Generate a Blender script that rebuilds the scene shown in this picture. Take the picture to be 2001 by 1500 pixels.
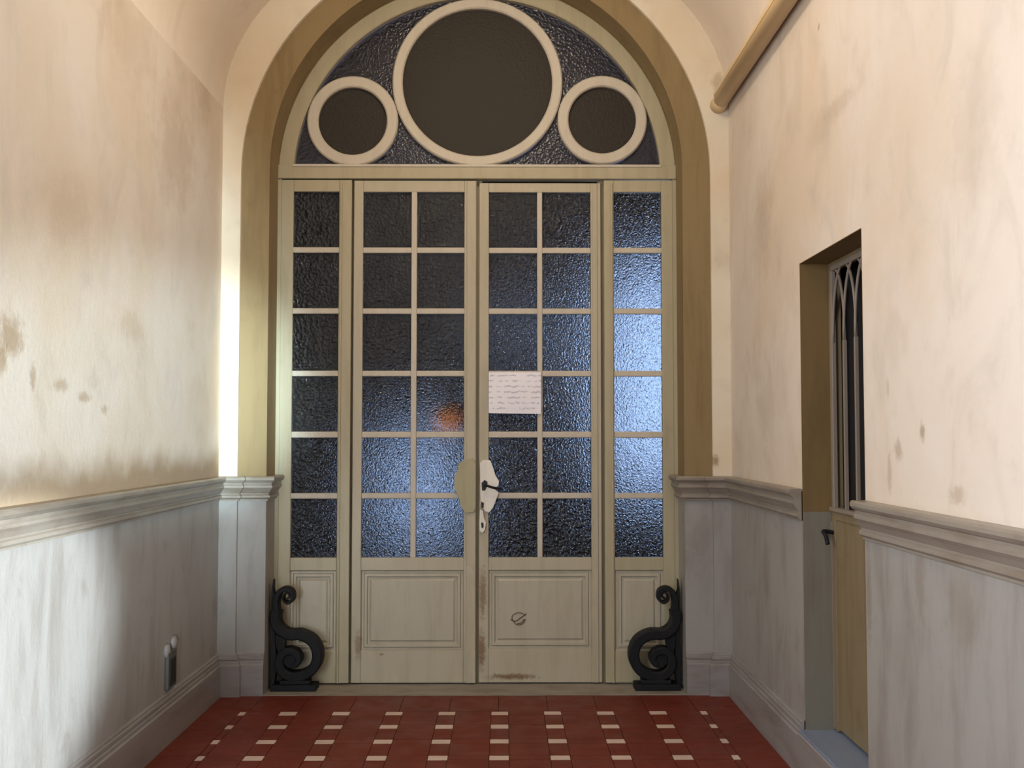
import bpy, bmesh, math, random
from mathutils import Vector, Matrix
random.seed(7)
for o in list(bpy.data.objects):
    bpy.data.objects.remove(o, do_unlink=True)
SC = bpy.context.scene
COL = SC.collection

# ------------------------------------------------------------------ camera
F, VX, VY, H = 2100.0, 985.0, 850.0, 1.478          # focal length and corridor vanishing point (pixels), eye height
cd = bpy.data.cameras.new('camera'); cam = bpy.data.objects.new('camera', cd); COL.objects.link(cam)
cd.sensor_fit = 'HORIZONTAL'; cd.sensor_width = 36.0; cd.lens = 36.0 * F / 2001.0; cd.clip_start = 0.05
pitch = math.atan((VY - 750.0) / F); yaw = math.atan((1000.5 - VX) / F)
cam.location = (0, 0, H)
cam.rotation_euler = (math.pi / 2 + pitch, 0, -yaw)
SC.camera = cam
CM = cam.rotation_euler.to_matrix()

def ray(px, py):
    return CM @ Vector((px - 1000.5, 750.0 - py, -F))

def at(px, py, Y):
    d = ray(px, py); t = Y / d.y
    return d.x * t, H + d.z * t

XLW = -1.636                                # left wall
# ------------------------------------------------------------------ world, lights, exposure
W = bpy.data.worlds.new('sky'); SC.world = W; W.use_nodes = True
bg = W.node_tree.nodes['Background']
bg.inputs[0].default_value = (0.57, 0.68, 0.86, 1); bg.inputs[1].default_value = 2.0

def lamp(name, kind, loc, target, energy, color, **kw):
    l = bpy.data.lights.new(name, kind); l.energy = energy; l.color = color
    for k, v in kw.items(): setattr(l, k, v)
    o = bpy.data.objects.new(name, l); COL.objects.link(o); o.location = loc
    o.rotation_euler = (Vector(target) - Vector(loc)).to_track_quat('-Z', 'Y').to_euler()
    return o
# added area light in an unseen opening cut into the left wall, beside the camera
lamp('added_side_light', 'AREA', (XLW - 0.12, 1.2, 2.35), (1.3, 2.2, 2.15), 99, (0.98, 0.985, 1.0), shape='RECTANGLE', size=1.25, size_y=1.9)
# added unseen point light under the crown of the vault, lifting the far walls
lamp('added_vault_light', 'POINT', (-0.16, 4.4, 4.12), (0, 2, 0), 43, (1.0, 0.84, 0.62), shadow_soft_size=0.14)
# added cool spots behind the camera, cones shaped by hand to light the left wall
SX, SY, SZ = 1.0, -8.0, 1.2
def beam(name, az, el, half, energy, blend, col, squeeze=1.0, roll=0.0):
    az, el = math.radians(az), math.radians(el)
    o = lamp(name, 'SPOT', (SX, SY, SZ), (SX + math.sin(az) * 10, SY + math.cos(az) * 10, SZ + math.tan(el) * 10), energy, col,
         spot_size=math.radians(2 * half), spot_blend=blend, shadow_soft_size=0.05)
    o.rotation_euler = (o.rotation_euler.to_matrix() @ Matrix.Rotation(math.radians(roll), 3, 'Z')).to_euler()
    o.scale = (squeeze, 1, 1)
beam('added_spot_wide', -18.8, 2.6, 11.0, 7000, 0.48, (0.78, 0.94, 1.0))
beam('added_spot_corner', -11.4, 2.1, 3.4, 16000, 1.0, (0.68, 0.92, 1.0))
beam('added_spot_low', -13.80, -3.95, 4.6, 54000, 0.20, (0.84, 0.95, 1.0), 0.37, -14)  # squeezed, tilted cone shaped to draw the slanted light edge on the dado
SC.view_settings.view_transform = 'Standard'; SC.view_settings.look = 'None'
SC.view_settings.exposure = 0.1; SC.view_settings.gamma = 1.0; SC.view_settings.use_curve_mapping = False

# ------------------------------------------------------------------ key measures (metres)
XL, XR, XC = -1.636, 1.31, -0.163          # side walls, middle of the passage
YW, YB, YD, YE = 6.19, 6.215, 6.45, 6.60   # arch wall face, tan band, door face, back of the reveal
YBACK = -2.5
ZR = 1.243                                  # top of the chair rail
RA, RB, ZC, ZA = 1.366, 1.205, 3.003, 3.035            # arch radii and springing
ZV, VA, VB = 3.38, (XR - XL) / 2, 1.123     # vault springing and half axes
OY0, OY1, OZ0, OZ1 = 3.90, 4.727, 0.205, 2.238   # side door opening in the right wall
XD = 1.435                                  # face of the side door

# ------------------------------------------------------------------ helpers
def link(o, parent=None):
    COL.objects.link(o)
    if parent is not None: o.parent = parent
    return o

def mk(name, bm, mats, parent=None, smooth=False, recalc=True):
    if recalc: bmesh.ops.recalc_face_normals(bm, faces=bm.faces[:])
    me = bpy.data.meshes.new(name); bm.to_mesh(me); bm.free()
    for m in (mats if isinstance(mats, (list, tuple)) else [mats]): me.materials.append(m)
    if smooth:
        for p in me.polygons: p.use_smooth = True
    return link(bpy.data.objects.new(name, me), parent)

def tag(o, label, cat, kind=None, group=None):
    o['label'] = label; o['category'] = cat
    if kind: o['kind'] = kind
    if group: o['group'] = group
    return o

def empty(name, loc):
    o = bpy.data.objects.new(name, None); o.empty_display_size = 0.1; COL.objects.link(o); o.location = loc
    return o

def under(o, root):                      # keep a mesh built in world space when its parent sits elsewhere
    o.parent = root
    o.location = -Vector(root.location)
    return o

def box(bm, x0, x1, y0, y1, z0, z1, bev=0.0):
    vs = [bm.verts.new(p) for p in ((x0, y0, z0), (x1, y0, z0), (x1, y1, z0), (x0, y1, z0), (x0, y0, z1), (x1, y0, z1), (x1, y1, z1), (x0, y1, z1))]
    fs = [bm.faces.new([vs[i] for i in f]) for f in ((0, 3, 2, 1), (4, 5, 6, 7), (0, 1, 5, 4), (1, 2, 6, 5), (2, 3, 7, 6), (3, 0, 4, 7))]
    if bev:
        es = list({e for f in fs for e in f.edges})
        bmesh.ops.bevel(bm, geom=es, offset=bev, segments=2, profile=0.5, affect='EDGES')
    return bm

def boxo(name, m, parent, x0, x1, y0, y1, z0, z1, bev=0.0):
    o = mk(name, box(bmesh.new(), x0, x1, y0, y1, z0, z1, bev), m)
    if parent is not None:
        under(o, parent) if parent.type == 'EMPTY' else setattr(o, 'parent', parent)
    return o

def sweep(bm, prof, path, side=1):
    """profile (offset into the room, z) swept along a plan polyline with mitred corners"""
    n = len(path); rows = []
    for i in range(n):
        ns = []
        for a, b in ((i - 1, i), (i, i + 1)):
            if a < 0 or b >= n: continue
            d = Vector((path[b][0] - path[a][0], path[b][1] - path[a][1])).normalized()
            ns.append(Vector((d.y, -d.x)) * side)
        m = ns[0] if len(ns) == 1 else (ns[0] + ns[1]) / (1 + ns[0].dot(ns[1]))
        rows.append([bm.verts.new((path[i][0] + m.x * d_, path[i][1] + m.y * d_, z)) for d_, z in prof])
    k = len(prof)
    for i in range(n - 1):
        for j in range(k):
            jj = (j + 1) % k
            bm.faces.new((rows[i][j], rows[i + 1][j], rows[i + 1][jj], rows[i][jj]))
    bm.faces.new(rows[0]); bm.faces.new(rows[-1][::-1])
    return bm

def prism_y(bm, pts, y0, y1):
    """polygon in the XZ plane given thickness along Y"""
    a = [bm.verts.new((x, y0, z)) for x, z in pts]; b = [bm.verts.new((x, y1, z)) for x, z in pts]
    bm.faces.new(a); bm.faces.new(b[::-1])
    for i in range(len(pts)):
        j = (i + 1) % len(pts); bm.faces.new((a[i], b[i], b[j], a[j]))
    return bm

def ring_y(bm, cx, cz, r0, r1, y0, y1, a0=0.0, a1=2 * math.pi, n=72, bev=0.006):
    """flat ring (or arc) facing the passage, with eased front edges"""
    closed = abs(a1 - a0 - 2 * math.pi) < 1e-6
    prof = [(r0, y1), (r0, y0 + bev), (r0 + bev, y0), (r1 - bev, y0), (r1, y0 + bev), (r1, y1)]
    rows = []
    for i in range(n if closed else n + 1):
        a = a0 + (a1 - a0) * i / n
        rows.append([bm.verts.new((cx + r * math.cos(a), y, cz + r * math.sin(a))) for r, y in prof])
    m = len(rows)
    for i in range(m if closed else m - 1):
        p, q = rows[i], rows[(i + 1) % m]
        for j in range(6):
            jj = (j + 1) % 6; bm.faces.new((p[j], q[j], q[jj], p[jj]))
    if not closed: bm.faces.new(rows[0]); bm.faces.new(rows[-1][::-1])
    return bm

def tube(bm, pts, r, n=8, caps=True):
    rows = []
    for i, p in enumerate(pts):
        p = Vector(p); a = Vector(pts[max(i - 1, 0)]); b = Vector(pts[min(i + 1, len(pts) - 1)])
        t = (b - a).normalized(); u = t.cross(Vector((0.13, 0.91, 0.37))).normalized(); v = t.cross(u)
        rr = r[i] if isinstance(r, (list, tuple)) else r
        rows.append([bm.verts.new(p + (u * math.cos(k * 2 * math.pi / n) + v * math.sin(k * 2 * math.pi / n)) * rr) for k in range(n)])
    for i in range(len(rows) - 1):
        for k in range(n):
            kk = (k + 1) % n; bm.faces.new((rows[i][k], rows[i][kk], rows[i + 1][kk], rows[i + 1][k]))
    if caps: bm.faces.new(rows[0][::-1]); bm.faces.new(rows[-1])
    return bm

def spline(pts, sub=8):
    out = []; n = len(pts)
    for i in range(n - 1):
        p0, p1, p2, p3 = pts[max(i - 1, 0)], pts[i], pts[i + 1], pts[min(i + 2, n - 1)]
        for s in range(sub):
            t = s / sub
            out.append(tuple(0.5 * ((2 * p1[k]) + (-p0[k] + p2[k]) * t + (2 * p0[k] - 5 * p1[k] + 4 * p2[k] - p3[k]) * t * t + (-p0[k] + 3 * p1[k] - 3 * p2[k] + p3[k]) * t ** 3) for k in range(len(p1))))
    out.append(tuple(pts[-1]))
    return out

# ------------------------------------------------------------------ materials
class NT:
    def __init__(s, name):
        s.m = bpy.data.materials.new(name); s.m.use_nodes = True
        s.t = s.m.node_tree; s.b = s.t.nodes['Principled BSDF']
        s.geo = s.t.nodes.new('ShaderNodeNewGeometry'); s.pos = s.geo.outputs['Position']
    def n(s, kind, **kw):
        x = s.t.nodes.new(kind)
        for k, v in kw.items(): setattr(x, k, v)
        return x
    def l(s, a, b): s.t.links.new(a, b)
    def mapped(s, scale=(1, 1, 1), src=None):
        m = s.n('ShaderNodeMapping'); m.inputs['Scale'].default_value = scale
        s.l(src or s.pos, m.inputs['Vector']); return m.outputs[0]
    def noise(s, scale, detail=4, rough=0.55, vec=None, dist=0.0):
        x = s.n('ShaderNodeTexNoise'); x.inputs['Scale'].default_value = scale; x.inputs['Detail'].default_value = detail
        x.inputs['Roughness'].default_value = rough; x.inputs['Distortion'].default_value = dist
        s.l(vec or s.pos, x.inputs['Vector']); return x.outputs['Fac']
    def ramp(s, fac, a, b, va=0.0, vb=1.0):
        x = s.n('ShaderNodeMapRange', interpolation_type='SMOOTHSTEP'); s.l(fac, x.inputs[0])
        x.inputs[1].default_value = a; x.inputs[2].default_value = b; x.inputs[3].default_value = va; x.inputs[4].default_value = vb
        return x.outputs[0]
    def math(s, op, a, b=None):
        x = s.n('ShaderNodeMath', operation=op)
        for i, v in enumerate((a, b)):
            if v is None: continue
            if isinstance(v, (int, float)): x.inputs[i].default_value = v
            else: s.l(v, x.inputs[i])
        return x.outputs[0]
    def mix(s, fac, a, b):
        x = s.n('ShaderNodeMix', data_type='RGBA')
        for i, v in ((0, fac), (6, a), (7, b)):
            if isinstance(v, (int, float)): x.inputs[i].default_value = v
            elif isinstance(v, tuple): x.inputs[i].default_value = (*v, 1)
            else: s.l(v, x.inputs[i])
        return x.outputs[2]
    def wear(s, k):                      # a few shared wear patterns, from broad to fine
        q = min((8.0, 20.0, 42.0), key=lambda v: abs(v - k))
        if not hasattr(s, 'cache'): s.cache = {}
        if q not in s.cache: s.cache[q] = s.noise(q, 5, 0.7)
        return s.cache[q]
    def patch(s, c, r, wob=0.75, nscale=None, edge=0.8):
        """irregular patch of wear around a point of the surface"""
        sub = s.n('ShaderNodeVectorMath', operation='SUBTRACT'); s.l(s.pos, sub.inputs[0]); sub.inputs[1].default_value = c
        mul = s.n('ShaderNodeVectorMath', operation='MULTIPLY'); s.l(sub.outputs[0], mul.inputs[0]); mul.inputs[1].default_value = tuple(1.0 / q for q in r)
        le = s.n('ShaderNodeVectorMath', operation='LENGTH'); s.l(mul.outputs[0], le.inputs[0])
        nz = s.math('MULTIPLY', s.math('SUBTRACT', s.wear(1.5 / min(r)), 0.5), wob * 2)
        return s.ramp(s.math('ADD', le.outputs['Value'], nz), 1.0, 1.0 - edge)
    def fin(s, color, rough=0.8, bump=None, strength=0.2, dist=0.01, spec=0.3):
        if isinstance(color, tuple): s.b.inputs['Base Color'].default_value = (*color, 1)
        else: s.l(color, s.b.inputs['Base Color'])
        if isinstance(rough, (int, float)): s.b.inputs['Roughness'].default_value = rough
        else: s.l(rough, s.b.inputs['Roughness'])
        s.b.inputs['Specular IOR Level'].default_value = spec
        if bump is not None:
            x = s.n('ShaderNodeBump'); x.inputs['Strength'].default_value = strength; x.inputs['Distance'].default_value = dist
            s.l(bump, x.inputs['Height']); s.l(x.outputs[0], s.b.inputs['Normal'])
        return s.m

def plaster(name, base, warm, grey, patches=(), pcol=(0.42, 0.30, 0.19), band=None):
    m = NT(name)
    n1 = m.noise(0.9, 5, 0.6, dist=0.4); n2 = m.noise(2.6, 6, 0.65); n3 = m.noise(38, 3)
    st = m.noise(3.0, 5, 0.6, m.mapped((1, 1.1, 0.7)), 0.8)
    c = m.mix(m.ramp(n1, 0.38, 0.66), base, warm)
    c = m.mix(m.math('MULTIPLY', m.ramp(st, 0.48, 0.75), 0.45), c, grey)
    c = m.mix(m.math('MULTIPLY', m.ramp(n2, 0.56, 0.8), 0.5), c, tuple(v * 0.72 for v in warm))
    h = m.math('ADD', m.math('MULTIPLY', n3, 0.25), n2)
    for i, (ce, r, k) in enumerate(patches):
        p = m.patch(ce, r)
        c = m.mix(m.math('MULTIPLY', p, k), c, pcol)
        h = m.math('SUBTRACT', h, m.math('MULTIPLY', p, 0.5 * k))
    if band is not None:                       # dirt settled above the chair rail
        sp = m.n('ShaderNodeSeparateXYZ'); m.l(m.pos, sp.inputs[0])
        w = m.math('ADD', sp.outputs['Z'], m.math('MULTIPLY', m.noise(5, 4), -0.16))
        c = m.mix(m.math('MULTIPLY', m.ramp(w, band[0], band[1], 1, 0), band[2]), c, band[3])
    return m.fin(c, 0.85, h, 0.22, 0.012, 0.2)

def paint(name, base, dark, streak=0.6, rough=0.5, patches=(), pcol=(0.16, 0.075, 0.03), spec=0.4, light=None, axis=(6, 6, 0.7)):
    m = NT(name)
    st = m.noise(2.4, 6, 0.62, m.mapped(axis), 0.3); n2 = m.noise(5, 5, 0.6)
    c = m.mix(m.math('MULTIPLY', m.ramp(st, 0.42, 0.72), streak), base, dark)
    c = m.mix(m.math('MULTIPLY', m.ramp(n2, 0.58, 0.8), streak), c, dark)
    if light: c = m.mix(m.math('MULTIPLY', m.ramp(m.noise(7, 5, 0.7), 0.6, 0.75), 0.6), c, light)
    for ce, r, k in patches:
        c = m.mix(m.math('MULTIPLY', m.patch(ce, r), k), c, pcol)
    return m.fin(c, rough, m.math('ADD', st, m.math('MULTIPLY', m.noise(60, 2), 0.3)), 0.18, 0.006, spec)

def lw(px, py):                                 # point on the left wall seen at a pixel
    d = ray(px, py); t = XL / d.x; return (XL, d.y * t, H + d.z * t)
def rw(px, py):
    d = ray(px, py); t = XR / d.x; return (XR, d.y * t, H + d.z * t)
def dw(px, py, Y=6.45):
    x, z = at(px, py, Y); return (x, Y, z)

CREAM, WARM, GREY = (0.71, 0.635, 0.56), (0.655, 0.55, 0.44), (0.49, 0.435, 0.37)
M = {}
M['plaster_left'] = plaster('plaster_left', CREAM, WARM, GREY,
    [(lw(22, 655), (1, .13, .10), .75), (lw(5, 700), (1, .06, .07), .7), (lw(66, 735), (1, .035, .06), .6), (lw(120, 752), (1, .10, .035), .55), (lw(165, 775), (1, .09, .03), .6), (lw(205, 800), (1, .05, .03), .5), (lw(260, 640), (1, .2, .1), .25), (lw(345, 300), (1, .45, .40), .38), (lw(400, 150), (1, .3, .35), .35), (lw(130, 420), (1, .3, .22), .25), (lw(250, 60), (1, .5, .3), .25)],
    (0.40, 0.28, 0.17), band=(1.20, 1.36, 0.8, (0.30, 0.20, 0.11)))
M['plaster_right'] = plaster('plaster_right', CREAM, WARM, GREY,
    [(rw(1755, 880), (1, .055, .05), .6), (rw(1738, 925), (1, .03, .10), .45), (rw(1802, 845), (1, .030, .045), .8), (rw(1870, 968), (1, .08, .04), .5), (rw(1735, 760), (1, .02, .05), .35), (rw(1600, 52), (1, .018, .022), .9), (rw(1640, 205), (1, .30, .06), .3), (rw(1600, 250), (1, .28, .12), .25), (rw(1490, 420), (1, .30, .40), .35), (rw(1500, 800), (1, .3, .3), .25), (rw(1900, 250), (1, .25, .3), .2)],
    (0.38, 0.29, 0.20))
M['plaster_arch'] = plaster('plaster_arch', (0.72, 0.66, 0.54), (0.68, 0.57, 0.42), (0.55, 0.48, 0.38),
    [(dw(1398, 900, YW), (.03, 1, .045), .9), (dw(1405, 160, YW), (.06, 1, .08), .5)], (0.33, 0.25, 0.15))
M['plaster_vault'] = plaster('plaster_vault', (0.74, 0.65, 0.56), (0.69, 0.59, 0.49), (0.60, 0.53, 0.45))
M['tan'] = paint('tan', (0.25, 0.18, 0.085), (0.19, 0.13, 0.058), 0.7, 0.7)
WB, WD = (0.33, 0.318, 0.302), (0.205, 0.18, 0.157)
M['wainscot'] = paint('wainscot', WB, WD, 0.6, 0.45,
    [(rw(1880, 1180), (1, .16, .16), .35), (rw(1800, 1130), (1, .06, .22), .4), (rw(1500, 1100), (1, .12, .2), .35), (rw(1700, 1160), (1, .04, .25), .5)], (0.20, 0.15, 0.105), light=(0.35, 0.343, 0.33), axis=(2.6, 2.6, 0.75))
M['rail'] = paint('rail', (0.285, 0.25, 0.21), (0.19, 0.145, 0.105), 0.7, 0.35, axis=(2, 1, 6))
M['base'] = paint('base', (0.28, 0.265, 0.26), (0.19, 0.165, 0.15), 0.7, 0.4, axis=(2, 1, 6))
DB, DD = (0.47, 0.425, 0.315), (0.37, 0.32, 0.22)
RUST = [(dw(943, 1160), (.03, 1, .20), .7), (dw(941, 1270), (.035, 1, .16), .8), (dw(1000, 1322), (.20, 1, .025), .85), (dw(700, 1260), (.03, 1, .12), .6), (dw(934, 950), (.02, 1, .25), .5), (dw(1180, 900), (.012, 1, .6), .4), (dw(745, 1278), (.02, 1, .008), .8)]
M['door'] = paint('door', DB, DD, 0.55, 0.38, RUST, light=(0.55, 0.51, 0.42))
M['door2'] = paint('door2', (0.43, 0.385, 0.26), (0.34, 0.29, 0.18), 0.5, 0.38)
M['panel'] = paint('panel', (0.46, 0.425, 0.33), (0.37, 0.33, 0.24), 0.6, 0.36, RUST[2:4], light=(0.50, 0.47, 0.38))
M['muntin'] = paint('muntin', (0.56, 0.51, 0.42), (0.44, 0.39, 0.30), 0.4, 0.4)
M['iron'] = paint('iron', (0.010, 0.011, 0.014), (0.02, 0.018, 0.015), 0.5, 0.6, spec=0.2)
M['white_paint'] = paint('white_paint', (0.82, 0.80, 0.74), (0.60, 0.55, 0.46), 0.4, 0.5)
M['olive'] = paint('olive', (0.40, 0.37, 0.235), (0.32, 0.28, 0.17), 0.5, 0.5)
M['black'] = paint('black', (0.012, 0.011, 0.01), (0.02, 0.018, 0.015), 0.4, 0.5)
M['stone'] = paint('stone', (0.30, 0.27, 0.23), (0.19, 0.165, 0.13), 0.8, 0.6, axis=(2, 5, 2))
M['slate'] = paint('slate', (0.20, 0.25, 0.36), (0.14, 0.17, 0.25), 0.6, 0.35, axis=(3, 1, 3))
M['side_door'] = paint('side_door', (0.225, 0.175, 0.10), (0.17, 0.115, 0.06), 0.7, 0.55)
M['reveal'] = paint('reveal', (0.18, 0.115, 0.042), (0.13, 0.08, 0.03), 0.6, 0.7)
M['reveal_grey'] = paint('reveal_grey', (0.19, 0.18, 0.145), (0.15, 0.125, 0.09), 0.7, 0.6)
M['grille'] = paint('grille', (0.24, 0.20, 0.165), (0.17, 0.135, 0.10), 0.5, 0.5)
M['pipe'] = paint('pipe', (0.70, 0.52, 0.30), (0.60, 0.42, 0.22), 0.5, 0.4, axis=(3, 0.8, 3))
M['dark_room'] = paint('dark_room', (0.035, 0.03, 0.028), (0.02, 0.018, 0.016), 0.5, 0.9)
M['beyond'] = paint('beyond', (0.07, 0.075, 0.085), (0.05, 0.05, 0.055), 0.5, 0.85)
M['concrete'] = paint('concrete', (0.12, 0.05, 0.035), (0.09, 0.04, 0.03), 0.5, 0.8)
M['socket_grey'] = paint('socket_grey', (0.085, 0.085, 0.08), (0.06, 0.06, 0.055), 0.5, 0.6)
M['ink'] = paint('ink', (0.13, 0.09, 0.05), (0.10, 0.07, 0.04), 0.4, 0.7)

def tile_mat(name, base, alt, rough):
    m = NT(name)
    oi = m.n('ShaderNodeObjectInfo')
    c = m.mix(m.ramp(m.noise(3.2, 5, 0.6), 0.35, 0.7), base, alt)
    c = m.mix(m.math('MULTIPLY', oi.outputs['Random'], 0.35), c, tuple(v * 0.78 for v in base))
    c = m.mix(m.math('MULTIPLY', m.ramp(m.noise(22, 5, 0.7), 0.55, 0.75), 0.35), c, tuple(v * 0.6 for v in base))
    return m.fin(c, m.ramp(m.noise(6, 4), 0.3, 0.7, rough - 0.08, rough + 0.1), m.noise(40, 3), 0.12, 0.004, 0.22)
M['red_tile'] = tile_mat('red_tile', (0.165, 0.031, 0.018), (0.13, 0.025, 0.014), 0.5)
M['white_tile'] = tile_mat('white_tile', (0.66, 0.52, 0.45), (0.56, 0.43, 0.37), 0.45)

def glass_mat(name, tint, scale, strength, rough, trans=1.0):
    m = NT(name)
    v = m.n('ShaderNodeTexVoronoi', feature='SMOOTH_F1', voronoi_dimensions='2D'); v.inputs['Scale'].default_value = scale
    w = m.n('ShaderNodeVectorMath', operation='ADD'); m.l(m.pos, w.inputs[0])
    nz = m.n('ShaderNodeTexNoise'); nz.inputs['Scale'].default_value = scale * 0.6; m.l(m.pos, nz.inputs['Vector'])
    sc = m.n('ShaderNodeVectorMath', operation='SCALE'); m.l(nz.outputs['Color'], sc.inputs[0]); sc.inputs['Scale'].default_value = 0.02
    m.l(sc.outputs[0], w.inputs[1])
    sx = m.n('ShaderNodeSeparateXYZ'); m.l(w.outputs[0], sx.inputs[0]); cx_ = m.n('ShaderNodeCombineXYZ'); m.l(sx.outputs['X'], cx_.inputs['X']); m.l(sx.outputs['Z'], cx_.inputs['Y']); m.l(cx_.outputs[0], v.inputs['Vector'])
    h = m.math('ADD', v.outputs['Distance'], m.math('MULTIPLY', m.noise(scale * 1.7, 3), 0.4))
    m.b.inputs['Transmission Weight'].default_value = trans; m.b.inputs['IOR'].default_value = 1.45
    m.fin(tint, rough, h, strength, 0.009, 0.5)
    return m.m
M['glass'] = glass_mat('glass', (0.45, 0.56, 0.74), 55, 1.0, 0.07)
M['glass_dark'] = glass_mat('glass_dark', (0.47, 0.52, 0.85), 60, 0.3, 0.22)
M['glass_brown'] = glass_mat('glass_brown', (0.018, 0.013, 0.006), 60, 0.2, 0.6, 0.15)

def paper_mat():
    m = NT('paper')
    wv = m.n('ShaderNodeTexWave', wave_type='BANDS', bands_direction='Z'); wv.inputs['Scale'].default_value = 9.5
    wv.inputs['Distortion'].default_value = 2.6; wv.inputs['Detail'].default_value = 3; wv.inputs['Detail Scale'].default_value = 4
    m.l(m.pos, wv.inputs['Vector'])
    brk = m.ramp(m.noise(16, 3, 0.6, m.mapped((1.6, 1, 0.6))), 0.44, 0.56)
    k = m.math('MULTIPLY', m.ramp(wv.outputs['Fac'], 0.72, 0.95), brk)
    c = m.mix(m.math('MULTIPLY', k, 0.55), (0.90, 0.89, 0.97), (0.34, 0.33, 0.42))
    return m.fin(c, 0.7, m.noise(14, 3), 0.15, 0.01, 0.2)
M['paper'] = paper_mat()
def glow_mat():
    m = NT('lantern_paper'); c = m.mix(m.ramp(m.noise(9, 3), 0.35, 0.65), (0.75, 0.14, 0.02), (0.85, 0.28, 0.06))
    m.fin(c, 0.7); m.l(c, m.b.inputs['Emission Color']); m.b.inputs['Emission Strength'].default_value = 0.7
    return m.m
M['lantern'] = glow_mat()

# ------------------------------------------------------------------ the passage: walls, vault, floor
def slab(name, parts, m, label, cat='wall'):
    bm = bmesh.new()
    for p in parts: box(bm, *p)
    return tag(mk(name, bm, m), label, cat, 'structure')
TH = 0.30
wl = slab('wall_left', [(XL - TH, XL, YBACK, 0.5, 0, 4.6), (XL - TH, XL, 0.5, 1.9, 0, 1.36), (XL - TH, XL, 0.5, 1.9, 3.34, 4.6), (XL - TH, XL, 1.9, YE, 0, 4.6)], M['plaster_left'], 'stained cream plaster wall left of the arched door')  # unseen opening cut to hold the added side light
wr = slab('wall_right', [(XR, XR + TH, YBACK, OY0, 0, 4.6), (XR, XR + TH, OY0, OY1, OZ1, 4.6), (XR, XR + TH, OY1, YE, 0, 4.6), (XR, XR + TH, OY0, OY1, 0, OZ0 - 0.04)],
          M['plaster_right'], 'cream plaster wall with the narrow side door recess')
slab('wall_front', [(XL - TH, -1.0, YBACK - 0.2, YBACK, 0, 4.7), (0.9, XR + TH, YBACK - 0.2, YBACK, 0, 4.7), (-1.0, 0.9, YBACK - 0.2, YBACK, 2.5, 4.7)], M['plaster_vault'], 'plaster wall around the street doorway facing the glazed door')
# painted dado below the chair rail, a thin coat standing just proud of the plaster
DP = 0.004
mk('dado', box(bmesh.new(), XL, XL + DP, YBACK, YW, 0, ZR - 0.01), M['wainscot'], wl)
bm = bmesh.new(); box(bm, XR - DP, XR, YBACK, OY0, 0, ZR - 0.01); box(bm, XR - DP, XR, OY1, YW, 0, ZR - 0.01)
mk('dado', bm, M['wainscot'], wr)

# arch wall
def upath(r, zc, n=48, levels=(0.0, ZR - 0.02)):
    """up the left jamb, over a half circle, down the right jamb"""
    pts = [(XC - r, z) for z in levels] + [(XC - r * math.cos(math.pi * i / n), zc + r * math.sin(math.pi * i / n)) for i in range(n + 1)] + [(XC + r, z) for z in reversed(levels)]
    return pts
def vpath(e=0.12, n=48, levels=(0.0, ZR - 0.02)):
    return [(XL - e, z) for z in levels] + [(XC - (VA + e) * math.cos(math.pi * i / n), ZV + (VB + e) * math.sin(math.pi * i / n)) for i in range(n + 1)] + [(XR + e, z) for z in reversed(levels)]
pa, pb, pv = upath(RA, ZC), upath(RB, ZA), vpath()
bm = bmesh.new()
def vrow(pts, y): return [bm.verts.new((x, y, z)) for x, z in pts]
rv, ra0, ra1, rb1, rb2 = vrow(pv, YW), vrow(pa, YW), vrow(pa, YB), vrow(pb, YB), vrow(pb, YE)
rv2 = vrow(pv, YE)
def strip(a, b, up, low):
    for i in range(len(a) - 1):
        f = bm.faces.new((a[i], a[i + 1], b[i + 1], b[i]))
        f.material_index = low if i in (0, len(a) - 2) else up
        f.smooth = False
strip(rv, ra0, 0, 2); strip(ra0, ra1, 0, 2); strip(ra1, rb1, 1, 2); strip(rb1, rb2, 1, 2); strip(rb2, rv2, 1, 1)
wb = tag(mk('wall_back', bm, [M['plaster_arch'], M['tan'], M['wainscot']], recalc=False), 'arched end wall framing the glazed double door', 'wall', 'structure')

# barrel vault
bm = bmesh.new(); n = 40
def vring(e, y): return [bm.verts.new((XC - (VA + e) * math.cos(math.pi * i / n), y, ZV + (VB + e) * math.sin(math.pi * i / n))) for i in range(n + 1)]
a0, a1, b0, b1 = vring(0, YBACK), vring(0, YE), vring(0.2, YBACK), vring(0.2, YE)
for i in range(n):
    for q in ((a0[i], a0[i + 1], a1[i + 1], a1[i]), (b0[i], b1[i], b1[i + 1], b0[i + 1]), (a0[i], b0[i], b0[i + 1], a0[i + 1])):
        bm.faces.new(q).smooth = True
tag(mk('ceiling', bm, M['plaster_vault']), 'plain plaster barrel vault over the passage', 'ceiling', 'structure')

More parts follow.
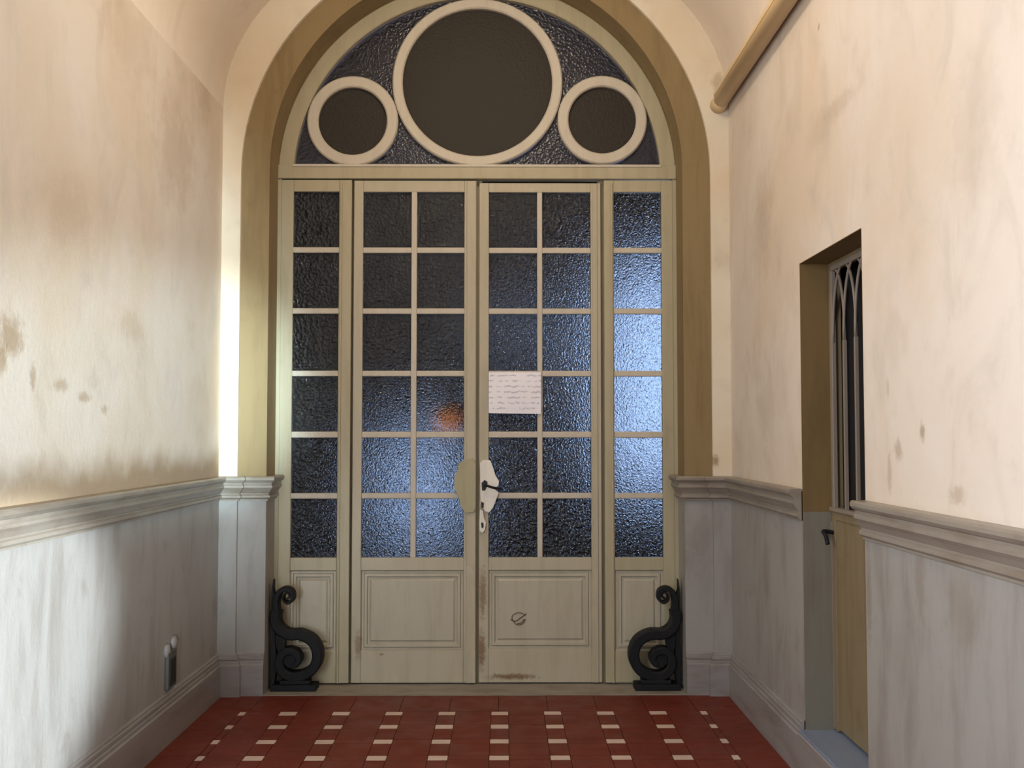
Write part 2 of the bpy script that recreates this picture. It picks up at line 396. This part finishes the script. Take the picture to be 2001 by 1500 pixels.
# floor and its tiles
fl = tag(mk('floor', box(bmesh.new(), XL - 0.3, XR + 0.3, YBACK, YW, -0.12, -0.008), M['concrete']), 'dark red tiled floor with rows of small white tiles', 'floor', 'structure')
def fy(py): d = ray(932, py); return -H * d.y / d.z
Y1 = fy(1393); PY = (Y1 - fy(1480)) / 3
PX, WX, WY, G = 0.2815, 0.092, 0.070, 0.003
cols = [(-3.5 + k) * PX for k in range(8)]
CUT = 4.37 * PX; CW = 0.036
BX = VA - 0.004
def tmesh(name, w, d, m):
    bm = box(bmesh.new(), -w / 2 + G / 2, w / 2 - G / 2, -d / 2 + G / 2, d / 2 - G / 2, -0.008, 0)
    bmesh.ops.recalc_face_normals(bm, faces=bm.faces[:])
    me = bpy.data.meshes.new(name); bm.to_mesh(me); bm.free(); me.materials.append(m); return me
cache = {}; far = []
def tile(name, x, y, w, d, m, single=True):
    if not single: far.append((x, y, w, d, m)); return
    key = (name, round(w, 4), round(d, 4))
    if key not in cache: cache[key] = tmesh(name, w, d, M[m])
    o = bpy.data.objects.new(name, cache[key]); link(o, fl); o.location = (XC + x, y, random.uniform(-0.0008, 0.0008))
def edge_x(): return BX - (CUT + CW / 2)
def row(y, near):
    s = near
    xs = [-CUT] + cols + [CUT]; ws = [CW] + [WX] * 8 + [CW]
    for x, w in zip(xs, ws):
        tile('white_tile', x, y, w, WY, 'white_tile', s)
        tile('red_tile', x, y - PY / 2, w, PY - WY, 'red_tile', s)
    for i in range(9):
        a, b = xs[i] + ws[i] / 2, xs[i + 1] - ws[i + 1] / 2
        tile('red_tile', (a + b) / 2, y, b - a, WY, 'red_tile', s)
        tile('red_tile', (a + b) / 2, y - PY / 2, b - a, PY - WY, 'red_tile', s)
    for sg in (-1, 1):
        tile('border_tile', sg * (CUT + CW / 2 + edge_x() / 2), y - PY / 2 + WY / 2, edge_x(), PY, 'red_tile', s)
y = Y1; k = 0
while y - PY > YBACK:
    row(y, k < 5); y -= PY; k += 1
yt = Y1 + WY / 2                                   # border course along the threshold
for i in range(11):
    w = 2 * BX / 11
    tile('border_tile', -BX + w * (i + 0.5), (yt + YW) / 2, w, YW - yt, 'red_tile')
for mname, nm in (('red_tile', 'red_tile_field'), ('white_tile', 'white_tile_field')):
    bm = bmesh.new()
    for x, y_, w, d, m in far:
        if m == mname: box(bm, XC + x - w / 2 + G / 2, XC + x + w / 2 - G / 2, y_ - d / 2 + G / 2, y_ + d / 2 - G / 2, -0.008, 0)
    o = mk(nm, bm, M[mname], fl); o['kind'] = 'stuff'

tag(mk('trim_1', box(bmesh.new(), XC - RB - 0.14, XC + RB + 0.14, YW + 0.0, 6.75, -0.1, 0.004), M['stone']), 'worn grey stone threshold under the glazed double door', 'threshold', 'structure')

# chair rails and baseboards
rail_prof = [(0.0, ZR), (0.052, ZR), (0.058, ZR - 0.008), (0.058, ZR - 0.020), (0.050, ZR - 0.030), (0.040, ZR - 0.036), (0.038, ZR - 0.046), (0.044, ZR - 0.054), (0.044, ZR - 0.064), (0.032, ZR - 0.078), (0.022, ZR - 0.094),
             (0.018, ZR - 0.098), (0.018, ZR - 0.104), (0.026, ZR - 0.110), (0.026, ZR - 0.122), (0.012, ZR - 0.132), (0.012, ZR - 0.140), (0.0, ZR - 0.140)]
base_prof = [(0.0, 0.252), (0.008, 0.252), (0.016, 0.244), (0.016, 0.234), (0.022, 0.230), (0.022, 0.216), (0.017, 0.212), (0.026, 0.205), (0.026, 0.190), (0.034, 0.184), (0.034, 0.0), (0.0, 0.0)]
base_prof = [(d, z * 0.945) for d, z in base_prof]
def side_path(s, y0, full=True):
    x = XL if s > 0 else XR
    return [(x, y0), (x, YW), (XC - s * RA, YW), (XC - s * RA, YB), (XC - s * RB, YB)] + ([(XC - s * RB, YD - 0.005)] if full else [])
bm = sweep(bmesh.new(), rail_prof, side_path(1, YBACK), 1)
tag(mk('trim_2', bm, M['rail']), 'grey moulded chair rail on the wall left of the door', 'chair rail', 'structure')
bm = sweep(bmesh.new(), rail_prof, side_path(-1, OY1), -1)
tag(mk('trim_3', bm, M['rail']), 'short dark chair rail between the side door and the arch', 'chair rail', 'structure')
bm = sweep(bmesh.new(), rail_prof, [(XR, YBACK), (XR, OY0)], -1)
tag(mk('trim_4', bm, M['rail']), 'chair rail on the near side of the side door', 'chair rail', 'structure')
bm = sweep(bmesh.new(), base_prof, side_path(1, YBACK, False), 1)
tag(mk('baseboard_left', bm, M['base']), 'grey moulded baseboard along the left wall', 'baseboard', 'structure')
bm = sweep(bmesh.new(), base_prof, side_path(-1, OY1, False), -1)
tag(mk('baseboard_right', bm, M['base']), 'grey moulded baseboard between the side door and the arch', 'baseboard', 'structure')
bm = sweep(bmesh.new(), base_prof, [(XR, YBACK), (XR, OY0)], -1)
low = [(0.0, 0.190), (0.030, 0.190), (0.034, 0.184), (0.034, 0.0), (0.0, 0.0)]
sweep(bm, low, [(XR, OY0), (XR, OY1)], -1)
tag(mk('baseboard_near', bm, M['base']), 'baseboard under the blue step and the wall near it', 'baseboard', 'structure')

# space beyond the glazed door: a dim hall with two openings to the courtyard sky
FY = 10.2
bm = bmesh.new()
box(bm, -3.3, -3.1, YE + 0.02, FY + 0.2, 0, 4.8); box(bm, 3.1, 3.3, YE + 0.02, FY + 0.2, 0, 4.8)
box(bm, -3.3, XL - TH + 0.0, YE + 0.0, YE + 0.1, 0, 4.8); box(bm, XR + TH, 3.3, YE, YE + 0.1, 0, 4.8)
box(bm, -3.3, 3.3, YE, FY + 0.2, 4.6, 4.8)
ox = [(-1.0, -0.60, 0.5, 1.45), (0.02, 0.16, 2.34, 2.60), (1.05, 2.05, 1.02, 3.05)]  # small middle opening added to put bright glints in the right leaf's glass
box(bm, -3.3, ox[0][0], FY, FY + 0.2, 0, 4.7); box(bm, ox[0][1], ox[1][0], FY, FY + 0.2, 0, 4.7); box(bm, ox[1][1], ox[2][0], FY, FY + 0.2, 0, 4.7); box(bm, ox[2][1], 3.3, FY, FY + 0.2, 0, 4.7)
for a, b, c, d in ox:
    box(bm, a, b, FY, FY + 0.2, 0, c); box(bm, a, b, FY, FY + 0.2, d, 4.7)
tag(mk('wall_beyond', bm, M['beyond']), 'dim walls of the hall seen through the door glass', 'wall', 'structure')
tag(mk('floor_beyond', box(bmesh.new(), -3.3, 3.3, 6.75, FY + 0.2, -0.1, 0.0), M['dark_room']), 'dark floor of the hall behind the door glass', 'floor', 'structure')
# small dark room behind the side door grille
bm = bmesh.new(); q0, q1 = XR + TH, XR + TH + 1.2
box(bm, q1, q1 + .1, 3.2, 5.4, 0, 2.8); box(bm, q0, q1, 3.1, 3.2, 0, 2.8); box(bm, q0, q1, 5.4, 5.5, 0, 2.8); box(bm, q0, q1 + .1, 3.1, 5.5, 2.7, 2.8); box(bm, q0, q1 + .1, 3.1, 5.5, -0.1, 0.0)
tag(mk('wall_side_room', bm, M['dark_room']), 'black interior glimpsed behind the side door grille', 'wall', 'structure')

# ------------------------------------------------------------------ glazed door
def DX(px): return at(px, 700, YD)[0]
def DZ(py): return at(932, py, YD)[1]
rowsz = [(375, 483), (494, 602), (613, 724), (735, 843), (855, 963), (974, 1089)]
rowsz = [(DZ(b), DZ(a)) for a, b in rowsz]
ZTOP, ZT0, ZT1, ZBOT = DZ(352), DZ(350), DZ(323), 0.012

# fixed frame: transom, jambs, posts behind the joints
fr = tag(empty('trim_5', (XC, YD, 0)), 'painted fixed frame with transom around the glazed leaves', 'door frame', 'structure')
boxo('transom', M['door2'], fr, XC - RB, XC + RB, YD - 0.015, YD + 0.07, ZT0, ZT1, 0.004)
boxo('transom_bead', M['muntin'], fr, XC - RB + 0.09, XC + RB - 0.09, YD - 0.022, YD, ZT1 - 0.014, ZT1 + 0.002, 0.003)
for s, p in ((-1, 'jamb'), (1, 'jamb')):
    x0 = XC + s * RB; x1 = XC + s * (RB - 0.022)
    boxo('jamb', M['door2'], fr, min(x0, x1), max(x0, x1), YD - 0.002, YD + 0.08, 0.0, ZT0)
for px in (688, 933.5, 1178):
    boxo('post', M['door2'], fr, DX(px) - 0.025, DX(px) + 0.025, YD + 0.05, YD + 0.09, 0.0, ZT0)

def panel(name, x0, x1, z0, z1, y, root, m):
    """raised-and-fielded panel: nested rectangles stepping in and out"""
    bm = bmesh.new(); loops = []
    for ins, dy in ((0, 0.0), (0.006, 0.014), (0.016, 0.014), (0.022, 0.004), (0.036, 0.004), (0.042, 0.016), (0.050, 0.016), (0.062, 0.008)):
        loops.append([bm.verts.new(p) for p in ((x0 + ins, y + dy, z0 + ins), (x1 - ins, y + dy, z0 + ins), (x1 - ins, y + dy, z1 - ins), (x0 + ins, y + dy, z1 - ins))])
    for a, b in zip(loops, loops[1:]):
        for i in range(4): bm.faces.new((a[i], a[(i + 1) % 4], b[(i + 1) % 4], b[i]))
    bm.faces.new(loops[-1])
    back = [bm.verts.new(p) for p in ((x0, y + 0.035, z0), (x1, y + 0.035, z0), (x1, y + 0.035, z1), (x0, y + 0.035, z1))]
    for i in range(4): bm.faces.new((loops[0][i], loops[0][(i + 1) % 4], back[(i + 1) % 4], back[i]))
    bm.faces.new(back[::-1])
    return under(mk(name, bm, m), root)

pane_cache = {}
def glazing(root, cols, rows, y, m):
    for (a, b) in cols:
        for (c, d) in rows:
            o = mk('pane', box(bmesh.new(), a - 0.006, b + 0.006, y + 0.020, y + 0.026, c - 0.006, d + 0.006), m); under(o, root)
    for (c0, d0), (c1, d1) in zip(rows[1:], rows):
        for (a, b) in cols:
            boxo('muntin', M['muntin'], root, a - 0.002, b + 0.002, y + 0.004, y + 0.040, d0, c1, 0.005)
    for (a0, b0), (a1, b1) in zip(cols, cols[1:]):
        boxo('muntin', M['muntin'], root, b0, a1, y, y + 0.042, rows[-1][0] - 0.001, rows[0][1] + 0.001, 0.005)

def leaf(name, label, cat, x0, x1, cols, pz, y, m, ztop, side_bead=True):
    root = tag(empty(name, ((x0 + x1) / 2, y, 0)), label, cat, 'structure')
    T = 0.045; g0, g1 = cols[0][0], cols[-1][1]; gz0, gz1 = rowsz[-1][0], rowsz[0][1]
    boxo('stile', m, root, x0, g0, y, y + T, ZBOT, ztop, 0.003); boxo('stile', m, root, g1, x1, y, y + T, ZBOT, ztop, 0.003)
    boxo('rail', m, root, g0, g1, y + 0.001, y + T, gz1, ztop, 0.003)
    boxo('rail', m, root, g0, g1, y + 0.001, y + T, pz[1], gz0, 0.003)
    boxo('rail', m, root, g0, g1, y + 0.001, y + T, ZBOT, pz[0], 0.003)
    glazing(root, cols, rowsz, y, M['glass'])
    panel('panel', g0, g1, pz[0], pz[1], y + 0.002, root, M['panel'])
    return root
PZ = (DZ(1271), DZ(1114))
xl0, xr1 = XC - RB + 0.022, XC + RB - 0.022
w1 = leaf('window_1', 'narrow fixed sidelight left of the double door', 'sidelight', xl0, DX(685.5), [(DX(571), DX(661))], PZ, YD - 0.006, M['door2'], ZTOP)
d1 = leaf('door_1', 'left leaf of the glazed double door with olive lock board', 'door', DX(690), DX(931), [(DX(708), DX(803)), (DX(814), DX(907))], PZ, YD, M['door'], DZ(353))
d2 = leaf('door_2', 'right leaf of the glazed double door with white lock plate', 'door', DX(936.5), DX(1174.5), [(DX(955), DX(1050)), (DX(1060), DX(1155))], (DZ(1268), DZ(1114)), YD + 0.004, M['door'], DZ(357))
w2 = leaf('window_2', 'narrow fixed sidelight right of the double door', 'sidelight', DX(1181), xr1, [(DX(1200), DX(1294))], PZ, YD - 0.004, M['door2'], ZTOP)
for px in (686.5, 1179.5):
    pass
under(mk('astragal', box(bmesh.new(), DX(912), DX(930), YD - 0.012, YD + 0.01, ZBOT, DZ(354), 0.004), M['door']), d1)
under(mk('astragal', box(bmesh.new(), DX(1158), DX(1168), YD - 0.004, YD + 0.01, ZBOT, DZ(358), 0.004), M['door']), d2)
for r_, px in ((w1, 665), (w2, 1196)):
    under(mk('bead', box(bmesh.new(), DX(px) - 0.006, DX(px) + 0.006, YD - 0.014, YD + 0.004, ZBOT, ZTOP - 0.02, 0.003), M['door2']), r_)

# lock board and plate
def plate(name, pix, y0, y1, m, root, bev=0.003, part=None):
    bm = prism_y(bmesh.new(), [at(a, b, YD) for a, b in pix], y0, y1)
    o = under(mk(name, bm, m), root)
    if part is not None: o.parent = part; o.location = (0, 0, 0)
    if bev:
        bv = o.modifiers.new('ease', 'BEVEL'); bv.width = bev; bv.segments = 2
    return o
plate('lock_board', [(908, 897), (924, 895), (930, 905), (930, 992), (926, 1000), (910, 1002), (901, 990), (896, 968), (888, 955), (888, 930), (894, 918), (897, 905)], YD - 0.026, YD + 0.012, M['olive'], d1)['label'] = 'olive eight-sided lock board'
lp = plate('lock_plate', [(938, 904), (944, 898), (958, 899), (964, 914), (968, 928), (975, 940), (974, 948), (966, 955), (975, 962), (970, 975), (963, 992), (956, 1001), (947, 998), (944, 990), (939, 984)], YD - 0.018, YD + 0.008, M['white_paint'], d2)
lp['label'] = 'chipped white lock plate'
es = plate('keyhole_plate', [(938, 994), (944, 998), (946, 1012), (950, 1020), (948, 1034), (943, 1041), (937, 1036), (937, 1018)], YD - 0.014, YD + 0.006, M['white_paint'], d2, 0.002)
plate('keyhole', [(940, 1020), (945, 1021), (945, 1030), (941, 1031)], YD - 0.016, YD - 0.008, M['black'], d2, 0.001, es)
plate('keyhole', [(940, 979), (946, 982), (945, 991), (941, 992)], YD - 0.020, YD - 0.012, M['black'], d2, 0.001, lp)
plate('latch_hole', [(941, 943), (947, 937), (953, 941), (952, 950), (948, 958), (942, 958)], YD - 0.020, YD - 0.012, M['black'], d2, 0.001, lp)
x0, z0 = at(948, 948, YD)
pts = [(x0, YD - 0.012, z0), (x0, YD - 0.045, z0 + .002), (x0 + 0.012, YD - 0.056, z0 + .001), (x0 + 0.045, YD - 0.058, z0 - .010), (x0 + 0.085, YD - 0.054, z0 - .016), (x0 + 0.096, YD - 0.048, z0 - .014)]
under(mk('handle', tube(bmesh.new(), spline(pts, 5), 0.0075, 10), M['iron'], smooth=True), d2)['label'] = 'black lever handle'
# scribbled sign on the lower panel of the right leaf
cx, cz = at(1014, 1209, YD)
sc_pts = [(cx + 0.040 * math.cos(a) * (1 + 0.1 * math.sin(3 * a)), YD + 0.0115, cz + 0.036 * math.sin(a)) for a in [0.5 + i * 0.22 for i in range(27)]]
bm = tube(bmesh.new(), sc_pts, 0.0024, 6)
tube(bm, spline([(cx - .05, YD + .0115, cz - .004), (cx - .02, YD + .0115, cz - .014), (cx + .012, YD + .0115, cz + .006), (cx + .045, YD + .0115, cz + .030)], 6), 0.0032, 6)
tube(bm, spline([(cx + .03, YD + .0115, cz - .002), (cx + .018, YD + .0115, cz - .022), (cx - .012, YD + .0115, cz - .030)], 6), 0.003, 6)
under(mk('scribble', bm, M['ink'], smooth=True), d2)['label'] = 'small dark scribbled circle'

# ------------------------------------------------------------------ lunette above the transom
lu = tag(empty('window_3', (XC, YD, ZT1)), 'half-round lunette with three ringed dark panes above the transom', 'fanlight', 'structure')
zb = ZT1
R1, R0 = RB, 1.112
asn = math.asin((zb - ZA) / R1) if abs(zb - ZA) < R1 else 0
bm = ring_y(bmesh.new(), XC, ZA, R0, R1, YD - 0.012, YD + 0.07, asn * 0.98, math.pi - asn * 0.98, 80)
under(mk('arch_frame', bm, M['door2']), lu)
S_ = YD / F
bc = at(933, 160, YD); lc = at(689, 236, YD); rc = at(1177, 234, YD)
rb_o, rs_o = bc[1] - zb + 0.004, lc[1] - zb + 0.004
for nm, c, ro, ri in (('large_ring', bc, rb_o, rb_o - 0.062), ('small_ring', lc, rs_o, rs_o - 0.068), ('small_ring', rc, rs_o - 0.004, rs_o - 0.070)):
    under(mk(nm, ring_y(bmesh.new(), c[0], c[1], ri, ro, YD - 0.006, YD + 0.05, bev=0.008), M['muntin']), lu)
    disc = [(c[0] + (ri + 0.008) * math.cos(i * math.pi / 30), c[1] + (ri + 0.008) * math.sin(i * math.pi / 30)) for i in range(60)]
    under(mk('round_pane', prism_y(bmesh.new(), disc, YD + 0.026, YD + 0.032), M['glass_brown']), lu)['label'] = 'dull brown round pane'
def arc(a, b, r=R0 + 0.01, n=24): return [(XC + r * math.cos(a + (b - a) * i / n), ZA + r * math.sin(a + (b - a) * i / n)) for i in range(n + 1)]
th_l = math.atan2(lc[1] - ZA, lc[0] - XC); th_r = math.atan2(rc[1] - ZA, rc[0] - XC)
a_lo = math.asin((zb - ZA) / (R0 + 0.01))
e = 0.0015
for pts in ([lc, bc] + arc(math.pi / 2 + e, th_l), [lc] + arc(th_l + e, math.pi - a_lo, n=10) + [(lc[0] - e, zb)], [lc, (lc[0] + e, zb), (bc[0] - e, zb), bc],
            [bc, rc] + arc(th_r, math.pi / 2 - e), [rc] + [(rc[0] + e, zb)] + arc(a_lo, th_r - e, n=10), [bc, (bc[0] + e, zb), (rc[0] - e, zb), rc]):
    under(mk('pane', prism_y(bmesh.new(), pts, YD + 0.036, YD + 0.041), M['glass_dark']), lu)

# ------------------------------------------------------------------ side door with grille
XS = XD
sd = tag(empty('door_3', (XS, (OY0 + OY1) / 2, OZ0)), 'narrow olive side door with a gothic grille in the right wall', 'door', 'structure')
bm = bmesh.new(); lt = 0.003
box(bm, XR - 0.0, XS + 0.04, OY1 - lt, OY1, OZ0 - .004, OZ1); box(bm, XR, XS + 0.04, OY0, OY0 + lt, OZ0 - .004, OZ1); box(bm, XR, XS + 0.04, OY0 + lt, OY1 - lt, OZ1 - lt, OZ1)
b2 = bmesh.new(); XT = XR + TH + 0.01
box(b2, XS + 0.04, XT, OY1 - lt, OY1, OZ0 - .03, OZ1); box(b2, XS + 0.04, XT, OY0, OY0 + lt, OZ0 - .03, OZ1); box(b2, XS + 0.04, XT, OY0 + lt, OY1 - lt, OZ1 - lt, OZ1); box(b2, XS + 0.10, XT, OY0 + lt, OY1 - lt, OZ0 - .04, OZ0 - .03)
mk('shade_lining', b2, M['dark_room'], wr)  # near-black sheets over the plaster sides paint the shade behind the grille
b3 = box(bmesh.new(), XR, XS, OY1 - lt - 0.003, OY1 - lt, OZ0 - .004, ZR - 0.10)
mk('reveal_dado', b3, M['reveal_grey'], wr)['label'] = 'grey green lower part of the recess'
mk('reveal_lining', bm, M['reveal'], wr)['label'] = 'olive brown painted recess'
WZ0, WZ1 = 1.160, 2.205
ya, yb = OY0 + 0.006, OY1 - 0.006
gy0, gy1 = OY0 + 0.06, OY1 - 0.055
def xbox(name, m, x0, x1, y0, y1, z0, z1, bev=0.003): return boxo(name, m, sd, x0, x1, y0, y1, z0, z1, bev)
xbox('stile', M['side_door'], XS, XS + 0.04, ya, gy0, OZ0, OZ1 - .003); xbox('stile', M['side_door'], XS, XS + 0.04, gy1, yb, OZ0, OZ1 - .003)
xbox('rail', M['side_door'], XS, XS + 0.04, gy0, gy1, WZ1, OZ1 - .003); xbox('rail', M['side_door'], XS, XS + 0.04, gy0, gy1, WZ0 - 0.05, WZ0)
xbox('panel', M['side_door'], XS + 0.006, XS + 0.034, gy0, gy1, OZ0 + 0.012, WZ0 - 0.05, 0)
xbox('sill', M['grille'], XS - 0.014, XS + 0.02, gy0, gy1 + 0.04, WZ0 - 0.012, WZ0 + 0.006)
xbox('grille_frame', M['grille'], XS - 0.008, XS + 0.012, gy0, gy1, WZ1 - 0.012, WZ1 + 0.012)
xbox('grille_frame', M['grille'], XS - 0.008, XS + 0.012, gy1 - 0.016, gy1 + 0.012, WZ0, WZ1)
xbox('edge_strip', M['grille'], XS - 0.004, XS + 0.006, yb - 0.010, yb, OZ0 + .01, WZ0 - 0.06, 0.001)
bys = [gy1 - 0.012 - 0.148 * k for k in range(5)]
ZS = 1.88
for k, by in enumerate(bys):
    if 0 < k: xbox('bar', M['grille'], XS - 0.006, XS + 0.010, by - 0.0075, by + 0.0075, WZ0, ZS, 0.002)
    for dr in (-1, 1):
        ye = by + dr * 0.148
        if ye > gy1 + 0.01 or ye < gy0 - 0.05: continue
        pts = []
        for i in range(13):
            t = i / 12
            pts.append((XS + 0.002 + dr * 0.002, by + dr * 0.148 * (1 - math.cos(t * math.pi / 2)) , ZS + (WZ1 - ZS) * math.sin(t * math.pi / 2) ** 0.9 if t else ZS))
        o = under(mk('tracery_arc', tube(bmesh.new(), pts, 0.0065, 8), M['grille'], smooth=True), sd)
hz = 1.055; hy = OY1 - 0.03
under(mk('handle', tube(bmesh.new(), spline([(XS, hy, hz), (XS - 0.035, hy, hz + .005), (XS - 0.05, hy - .02, hz + .004), (XS - 0.05, hy - .055, hz - .01), (XS - 0.046, hy - .07, hz - .045)], 5), 0.009, 10), M['iron'], smooth=True), sd)['label'] = 'black hooked handle'
bm = bmesh.new(); box(bm, XR - 0.030, XS + 0.10, OY0 + 0.002, OY1 - 0.002, OZ0 - 0.036, OZ0 - 0.004, 0.004)
tag(mk('trim_6', bm, M['slate']), 'blue grey slate step below the side door', 'door step', 'structure')

# ------------------------------------------------------------------ things
# sheet of paper on the right leaf
nx, nz = 14, 10
X0, Z1_ = at(955, 727, YD); X1, Z0_ = at(1057, 807, YD)
bm = bmesh.new(); gr = {}
for s in (0, 1):
    for i in range(nx + 1):
        for j in range(nz + 1):
            u, v = i / nx, j / nz
            yy = YD - 0.010 - 0.008 * math.sin(u * math.pi) * math.sin(v * math.pi) - 0.003 * math.sin(u * 9 + v * 5) + s * 0.0008
            gr[s, i, j] = bm.verts.new((X0 + (X1 - X0) * u, yy, Z0_ + (Z1_ - Z0_) * v - 0.004 * u * (1 - v)))
for s in (0, 1):
    for i in range(nx):
        for j in range(nz):
            q = (gr[s, i, j], gr[s, i + 1, j], gr[s, i + 1, j + 1], gr[s, i, j + 1]); bm.faces.new(q if s == 0 else q[::-1])
tag(mk('paper_notice', bm, M['paper'], smooth=True, recalc=False), 'white handwritten paper notice taped to the right door leaf', 'notice')

# cast-iron scroll guards
def ribbon(bm, pts, th, y0, y1):
    n = len(pts); L, R = [], []
    for i in range(n):
        a = Vector(pts[max(i - 1, 0)][:2]); b = Vector(pts[min(i + 1, n - 1)][:2]); t = (b - a).normalized(); nn = Vector((-t.y, t.x))
        h = (th(i / (n - 1))) / 2; p = Vector(pts[i][:2])
        L.append(p + nn * h); R.append(p - nn * h)
    rows = []
    c = 0.006
    for l, r in zip(L, R):
        m = (l + r) / 2; li, ri = l + (m - l) * 0.3, r + (m - r) * 0.3
        rows.append([bm.verts.new((p.x, y, p.y)) for p, y in ((l, y1), (l, y0 + c), (li, y0), (ri, y0), (r, y0 + c), (r, y1))])
    for p, q in zip(rows, rows[1:]):
        for j in range(6): bm.faces.new((p[j], q[j], q[(j + 1) % 6], p[(j + 1) % 6]))
    bm.faces.new(rows[0]); bm.faces.new(rows[-1][::-1])
    return bm
GY = 6.33
def guard(label, mir):
    def P(px, py):
        x, z = at(px, py, GY)
        x -= 0.012
        return ((2 * XC - x) if mir else x, z)
    xr, _ = P(1331, 1300)
    root = tag(empty('scroll_guard', (P(1285, 1300)[0], GY, 0.004)), label, 'door guard', group='iron scroll guards at the foot of the door')
    S = [P(*p) for p in ((1286, 1297), (1278, 1285), (1286, 1272), (1303, 1270), (1315, 1284), (1312, 1306), (1292, 1319), (1264, 1314), (1246, 1296), (1242, 1272), (1252, 1250), (1274, 1238), (1298, 1237), (1316, 1226), (1324, 1208), (1322, 1190))]
    b1 = ribbon(bmesh.new(), spline(S, 7), lambda t: 0.030 + 0.030 * math.sin(min(1, t * 1.4) * math.pi * 0.6), GY - 0.045, GY + 0.045)
    under(mk('large_scroll', b1, M['iron']), root)
    S2 = [P(*p) for p in ((1302, 1168), (1296, 1163), (1300, 1156), (1308, 1160), (1309, 1170), (1300, 1176), (1291, 1168), (1293, 1154), (1306, 1149), (1318, 1157), (1323, 1175), (1322, 1196), (1325, 1212))]
    b2 = ribbon(bmesh.new(), spline(S2, 6), lambda t: 0.012 + 0.042 * max(0, t - 0.35) ** 0.8, GY - 0.036, GY + 0.036)
    under(mk('top_scroll', b2, M['iron']), root)
    x, z = P(1290, 1287)
    disc = [(x + 0.050 * math.cos(i * math.pi / 12), z + 0.046 * math.sin(i * math.pi / 12)) for i in range(24)]
    o = under(mk('scroll_eye', prism_y(bmesh.new(), disc, GY - 0.030, GY + 0.030), M['iron']), root)
    leafp = [P(*p) for p in ((1266, 1241), (1268, 1230), (1276, 1226), (1284, 1230), (1290, 1240))]
    under(mk('leaf_bump', prism_y(bmesh.new(), leafp, GY - 0.03, GY + 0.03), M['iron']), root)
    web = [P(*p) for p in ((1302, 1238), (1318, 1226), (1324, 1240), (1322, 1262), (1312, 1284), (1306, 1262))]
    under(mk('web', prism_y(bmesh.new(), web, GY - 0.022, GY + 0.022), M['iron']), root)
    strap = [P(*p) for p in ((1326, 1336), (1321, 1300), (1324, 1250), (1323, 1205), (1323, 1170), (1328, 1150), (1328, 1130), (1331, 1150), (1332, 1200), (1332, 1336))]
    under(mk('wall_strap', prism_y(bmesh.new(), strap, GY - 0.03, GY + 0.03), M['iron']), root)
    xb0, xb1 = sorted((P(1243, 1330)[0], P(1331, 1330)[0]))
    under(mk('base_plate', box(bmesh.new(), xb0, xb1, GY - 0.06, GY + 0.06, 0.004, 0.040, 0.004), M['iron']), root)
    xm = P(1285, 1330)[0]
    under(mk('foot_block', box(bmesh.new(), xm - 0.085, xm + 0.085, GY - 0.048, GY + 0.048, 0.040, 0.062, 0.004), M['iron']), root)
guard('black cast-iron scroll guard at the foot of the right sidelight', False)
guard('black cast-iron scroll guard at the foot of the left sidelight', True)

# tan pipe along the spring of the vault
px_, pz_ = 1.252, 3.408
root = tag(empty('ceiling_pipe', (px_, 6.13, pz_)), 'tan pipe running along the top of the right wall', 'pipe')
under(mk('pipe_run', tube(bmesh.new(), [(px_, YBACK + 0.1, pz_), (px_, 2.0, pz_), (px_, 6.12, pz_)], 0.044, 20), M['pipe'], smooth=True), root)
under(mk('end_collar', tube(bmesh.new(), [(px_, 6.10, pz_), (px_, 6.14, pz_ - .004), (px_, YW + 0.004, pz_ - .006)], [0.045, 0.047, 0.05], 14), M['pipe'], smooth=True), root)
bm = bmesh.new(); box(bm, px_ - .042, XR + 0.002, YBACK + 0.1, 6.12, pz_ + 0.022, pz_ + 0.046, 0.004)
under(mk('backing_strip', bm, M['pipe']), root)

# flush socket on the left dado
p = lw(328, 1300); yy, zz = p[1], p[2]
xs = XL + DP
root = tag(empty('wall_socket', (xs, yy, zz - 0.1)), 'small dark grey socket box low on the left wall', 'socket')
under(mk('box_body', box(bmesh.new(), xs, xs + 0.020, yy - 0.065, yy + 0.065, zz - 0.105, zz + 0.075, 0.006), M['socket_grey']), root)
under(mk('cover', box(bmesh.new(), xs + 0.020, xs + 0.025, yy - 0.045, yy + 0.04, zz - 0.085, zz + 0.04, 0.003), M['black']), root)
for dy in (-0.045, 0.06):
    under(mk('plaster_dab', tube(bmesh.new(), [(xs, yy + dy, zz + 0.088 + dy * .2), (xs + .012, yy + dy, zz + .088 + dy * .2), (xs + .02, yy + dy, zz + 0.088 + dy * .2)], [0.036, 0.032, 0.012], 12), M['base'], smooth=True), root)

# orange lantern beyond the glass
lx, lz = at(876, 824, 6.95)
root = tag(empty('orange_lantern', (lx, 6.95, lz - 0.07)), 'small orange lantern glimpsed through glass of the left leaf', 'lantern')
bm = bmesh.new(); prof = [(0.02, -0.065), (0.055, -0.055), (0.078, -0.02), (0.08, 0.015), (0.06, 0.05), (0.022, 0.062)]
rows = [[bm.verts.new((lx + r * math.cos(a * math.pi / 8), 6.95 + r * math.sin(a * math.pi / 8), lz + z)) for a in range(16)] for r, z in prof]
for p_, q_ in zip(rows, rows[1:]):
    for j in range(16): bm.faces.new((p_[j], p_[(j + 1) % 16], q_[(j + 1) % 16], q_[j]))
bm.faces.new(rows[0]); bm.faces.new(rows[-1])
under(mk('shade', bm, M['lantern'], smooth=True), root)
under(mk('cap', tube(bmesh.new(), [(lx, 6.95, lz + .058), (lx, 6.95, lz + .075)], 0.026, 12), M['iron']), root)
under(mk('cord', tube(bmesh.new(), [(lx, 6.95, lz + .07), (lx, 6.95, 4.6)], 0.003, 6), M['iron']), root)
